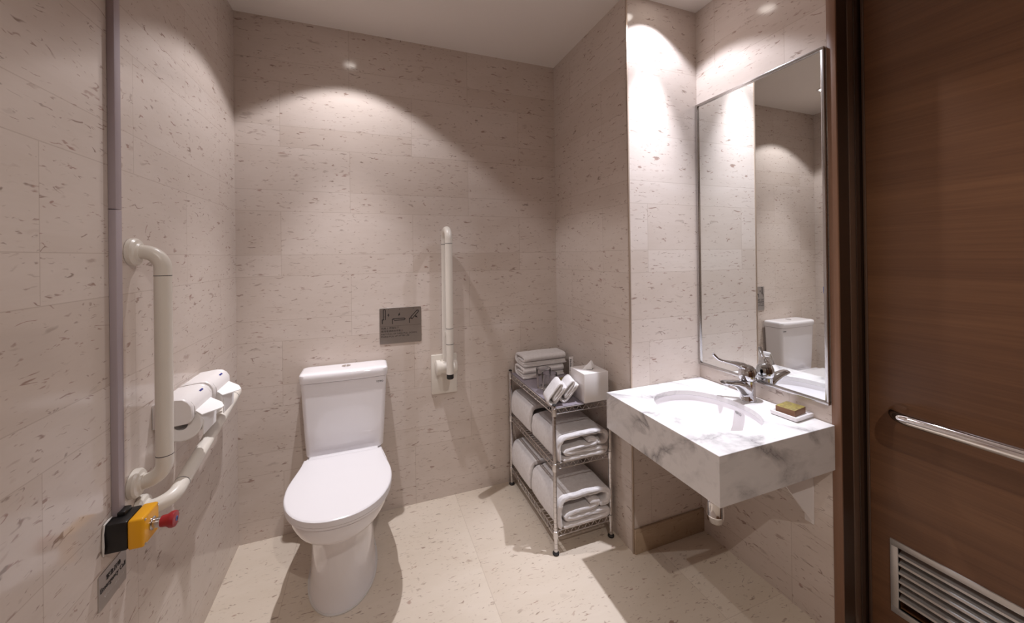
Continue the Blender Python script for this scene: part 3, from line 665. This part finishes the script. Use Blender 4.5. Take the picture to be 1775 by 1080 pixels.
for zs in (.110, .435, .702):
    bm = bmesh.new(); zl = zs-.026
    for y in (CYA, CYB):
        wire(bm, [(CXA, y, zs), (CXB, y, zs)], .003); wire(bm, [(CXA, y, zl), (CXB, y, zl)], .003); n = 8
        for k in range(n): a = CXA+(CXB-CXA)*k/n; b = CXA+(CXB-CXA)*(k+1)/n; wire(bm, [(a, y, zl), ((a+b)/2, y, zs), (b, y, zl)], .0018)
    for x in (CXA, CXB):
        wire(bm, [(x, CYA, zs), (x, CYB, zs)], .003); wire(bm, [(x, CYA, zl), (x, CYB, zl)], .003); n = 15
        for k in range(n): a = CYA+(CYB-CYA)*k/n; b = CYA+(CYB-CYA)*(k+1)/n; wire(bm, [(x, a, zl), (x, (a+b)/2, zs), (x, b, zl)], .0018)
    for k in range(1, 24): y = CYA+(CYB-CYA)*k/24; wire(bm, [(CXA, y, zs), (CXB, y, zs)], .0016)
    for k in (1, 2): x = CXA+(CXB-CXA)*k/3; wire(bm, [(x, CYA, zs-.004), (x, CYB, zs-.004)], .0026)
    sh = obj('shelf', bm, M['steel'], cart)
    for x in (CXA, CXB):
        for y in (CYA, CYB):
            bm = bmesh.new(); disc(bm, (x, y, zs-.032), (0, 0, 1), [(.0125, 0), (.0135, .004), (.0125, .037), (.011, .038)], 18); obj('sleeve', bm, M['steel'], sh)
    if zs > .6:
        bm = bmesh.new(); box(bm, CXA+.004, CXB-.004, CYA+.004, CYB-.004, zs+.0025, zs+.0045); q = obj('mat', bm, M['mat'], sh); q['label'] = 'grey plastic shelf mat'
ZM = .7068

# ------------------------------------------------------------------ towels
def smooth_path(pts, it=3):
    for _ in range(it):
        q = [pts[0]]
        for a, b in zip(pts, pts[1:]): q += [(a[0]*.75+b[0]*.25, a[1]*.75+b[1]*.25), (a[0]*.25+b[0]*.75, a[1]*.25+b[1]*.75)]
        pts = q+[pts[-1]]
    return pts
def resample(pts, n):
    d = [0]
    for a, b in zip(pts, pts[1:]): d.append(d[-1]+math.hypot(b[0]-a[0], b[1]-a[1]))
    out = []; j = 0
    for k in range(n):
        s = d[-1]*k/(n-1)
        while j < len(d)-2 and d[j+1] < s: j += 1
        t = (s-d[j])/max(1e-9, d[j+1]-d[j]); out.append((pts[j][0]+(pts[j+1][0]-pts[j][0])*t, pts[j][1]+(pts[j+1][1]-pts[j][1])*t))
    return out
def ribbon(bm, path, th, L, seed=0, n=60, slices=14, end=.012, lump=.004):
    """thick cloth sheet: path in the (a,b) plane, run along c from 0 to L, with rounded rims"""
    P = resample(smooth_path(path), n); rings = []
    cs = [0, end*.25, end] + [end+(L-2*end)*k/slices for k in range(1, slices)] + [L-end, L-end*.25, L]
    for i, c in enumerate(cs):
        k = .35 if i in (0, len(cs)-1) else (.78 if i in (1, len(cs)-2) else 1)
        up, dn = [], []
        for j in range(n):
            a = P[max(0, j-1)]; b = P[min(n-1, j+1)]; dx, dz = b[0]-a[0], b[1]-a[1]; l = math.hypot(dx, dz) or 1
            h = th/2*k*(.45 if j in (0, n-1) else (.85 if j in (1, n-2) else 1))
            wob = lump*noise.noise(Vector((P[j][0]*14+seed*3, c*9+seed, P[j][1]*14)))
            ce = lump*2.2*noise.noise(Vector((j*.18+seed*5, seed, 0)))*(1-min(c, L-c)/(L*.5))*(1 if c < L/2 else -1)
            x, z = P[j][0]-dz/l*wob, P[j][1]+dx/l*wob
            up.append((x-dz/l*h, z+dx/l*h, c+ce)); dn.append((x+dz/l*h, z-dx/l*h, c+ce))
        rings.append(up+dn[::-1])
    loft(bm, rings)
def place(bm, m):
    bmesh.ops.transform(bm, matrix=m, verts=bm.verts); return bm
def bath_towel(x0, x1, y0, y1, z0, z1, seed, label, group):
    W, Hh, L = x1-x0, z1-z0, y1-y0; th = Hh*.17; r = th/2
    bm = bmesh.new()
    top = Hh-r
    A = [(W*.10, r), (W*.55, r), (W*.93, r*1.0), (W-r, r*1.3), (W-r*.6, r*2.2), (W*.95, r*3.05), (W*.6, r*3.1), (W*.22, r*3.2), (W*.12, r*4.2), (W*.2, r*5.2), (W*.5, r*5.2), (W*.72, r*5.4), (W*.80, r*6.6), (W*.70, r*7.6), (W*.60, r*7.2)]
    B = [(r*1.0, r*.9), (r*.5, Hh*.3), (r*.6, Hh*.62), (W*.07, Hh*.88), (W*.18, top), (W*.5, top+.004), (W*.84, top), (W*.965, top-r*.8), (W-r*.2, Hh*.72), (W*.97, Hh*.55), (W*.90, Hh*.47), (W*.80, Hh*.49)]
    ribbon(bm, A, th, L-.012, seed, 90); ribbon(bm, B, th*1.05, L, seed+1, 90)
    # place: a->x, b->z, c->y
    place(bm, Matrix(((1, 0, 0, x0), (0, 0, 1, y0), (0, 1, 0, z0), (0, 0, 0, 1))))
    t = obj('bath_towel', bm, M['towel'], base=((x0+x1)/2, (y0+y1)/2, z0)); tag(t, label, 'towel', group); return t
G = 'folded bath towels on the wire rack'
bath_towel(.846, 1.128, 1.643, 1.962, .4385, .565, 1, 'white folded bath towel at the front of the middle shelf', G)
bath_towel(.840, 1.120, 1.976, 2.268, .4385, .600, 2, 'white folded bath towel at the back of the middle shelf', G)
bath_towel(.842, 1.138, 1.641, 1.962, .1135, .272, 3, 'white folded bath towel at the front of the bottom shelf', G)
bath_towel(.838, 1.125, 1.976, 2.268, .1135, .285, 4, 'white folded bath towel at the back of the bottom shelf', G)
def hand_towel(name, L, W, Hh, seed):
    bm = bmesh.new(); th = Hh*.24; r = th/2
    A = [(W*.97, r*1.0), (W*.5, r), (W*.08, r*1.1), (W*.02+r*.4, Hh*.5), (W*.08, Hh-r), (W*.5, Hh-r*.9), (W*.90, Hh-r), (W-r*.7, Hh*.70), (W*.90, Hh*.54), (W*.5, Hh*.52), (W*.30, Hh*.5), (W*.24, Hh*.40), (W*.32, Hh*.31), (W*.6, Hh*.30), (W*.9, Hh*.30)]
    ribbon(bm, A, th, L, seed, 90, 10, .008, .002); return bm
G = 'hand towels stacked on the top shelf'
for i, (z, lab) in enumerate(((ZM, 'folded white hand towel, lower of the two at the back of the top shelf'), (ZM+.071, 'folded white hand towel, upper of the two at the back of the top shelf'))):
    bm = hand_towel('', .285-.012*(1-i), .15, .069, 10+i)
    # the folded rim faces the room: long side along x, profile in (y,z)
    bm2 = bm; place(bm2, Matrix(((0, 0, 1, .858-.004*(1-i)), (-1, 0, 0, 2.242), (0, 1, 0, z), (0, 0, 0, 1))))
    for v in bm2.verts: pass
    tag(obj('hand_towel', bm2, M['towel'], base=(1.0, 2.18, z)), lab, 'towel', G)
G = 'face cloths leaning on the top shelf'
for i, (x, y, lab, ang) in enumerate(((.838, 1.672, 'folded white face cloth leaning at the front corner of the top shelf', 52), (.910, 1.690, 'folded white face cloth leaning against the tissue box', 50))):
    bm = hand_towel('', .105, .125, .052, 20+i)
    # profile a runs up the slope, c along y
    place(bm, Matrix(((1, 0, 0, 0), (0, 0, 1, 0), (0, 1, 0, 0), (0, 0, 0, 1))))
    place(bm, Matrix.Rotation(math.radians(-ang), 4, 'Y')); zmin = min(v.co.z for v in bm.verts); xmin = min(v.co.x for v in bm.verts)
    place(bm, Matrix.Rotation(math.radians(-14), 4, 'Z'))
    place(bm, Matrix.Translation((x, y, ZM+.0003-zmin)))
    tag(obj('face_cloth', bm, M['towel'], base=(x+.04, y+.05, ZM)), lab, 'towel', G)

# ------------------------------------------------------------------ top shelf oddments
tb = thing('tissue_box', (1.072, 1.70, ZM), 'white square tissue box at the front of the top shelf', 'tissue box')
bm = bmesh.new(); tmp = bmesh.new(); box(tmp, .998, 1.140, 1.648, 1.790, ZM+.0003, ZM+.146, .003)
merge(bm, tmp); obj('cover', bm, M['white_plastic'], tb)
bm = bmesh.new(); n = 24; disc(bm, (1.072, 1.722, ZM+.1461), (0, 0, 1), [(.022, 0), (.022, .0006)], 24); obj('opening', bm, M['inkgrey'], tb)
bm = bmesh.new(); rings = []
for k in range(7):
    s = k/6; r = .026*(1-s)**.7+.002; z = ZM+.1465+.040*s
    rings.append([(1.070+.012*s+r*(1.15+.25*math.sin(3*a+s))*math.cos(a), 1.722-.004*s+r*.5*(1+.3*math.sin(4*a+1))*math.sin(a), z+.004*math.sin(2*a)*(s)) for a in [2*PI*j/20 for j in range(20)]])
loft(bm, rings); obj('tissue', bm, M['paper'], tb)
def tumbler(x, y, label):
    t = thing('glass_tumbler', (x, y, ZM), label, 'glass', 'glass tumblers on the top shelf')
    bm = bmesh.new(); ro, h = .0415, .108
    disc(bm, (x, y, ZM), (0, 0, 1), [(ro*.86, .0004), (ro*.90, .003), (ro*.95, .05), (ro, h-.002), (ro-.0008, h), (ro-.0020, h-.001), (ro*.95-.0028, .05), (ro*.90-.003, .014), (ro*.6, .012)], 40)
    obj('vessel', bm, M['glass'], t)
tumbler(.912, 1.94, 'clear glass tumbler standing next to the stacked hand towels')
tumbler(.905, 1.850, 'clear glass tumbler nearest the folded face cloths')
cdn = thing('amenity_packet', (1.122, 2.0, ZM), 'narrow upright white packet behind the tissue box', 'packet')
bm = bmesh.new(); box(bm, 1.108, 1.136, 1.997, 2.001, ZM+.0003, ZM+.135, .001); pk = obj('sleeve', bm, M['white_plastic'], cdn)
bm = bmesh.new()
for k in range(9): box(bm, 1.111, 1.119+.002*(k % 3), 1.9964, 1.997, ZM+.052+k*.008, ZM+.056+k*.008)
obj('printed_pattern', bm, M['inkgrey'], pk)
gbx = thing('amenity_carton', (1.08, 2.02, ZM), 'olive-green carton lying between the glasses and the white packet', 'carton')
bm = bmesh.new(); quad_box(bm, (1.065, 1.95), .038, .030, ZM+.0003, ZM+.030, math.radians(20), .0012); obj('card_box', bm, M['gold'], gbx)
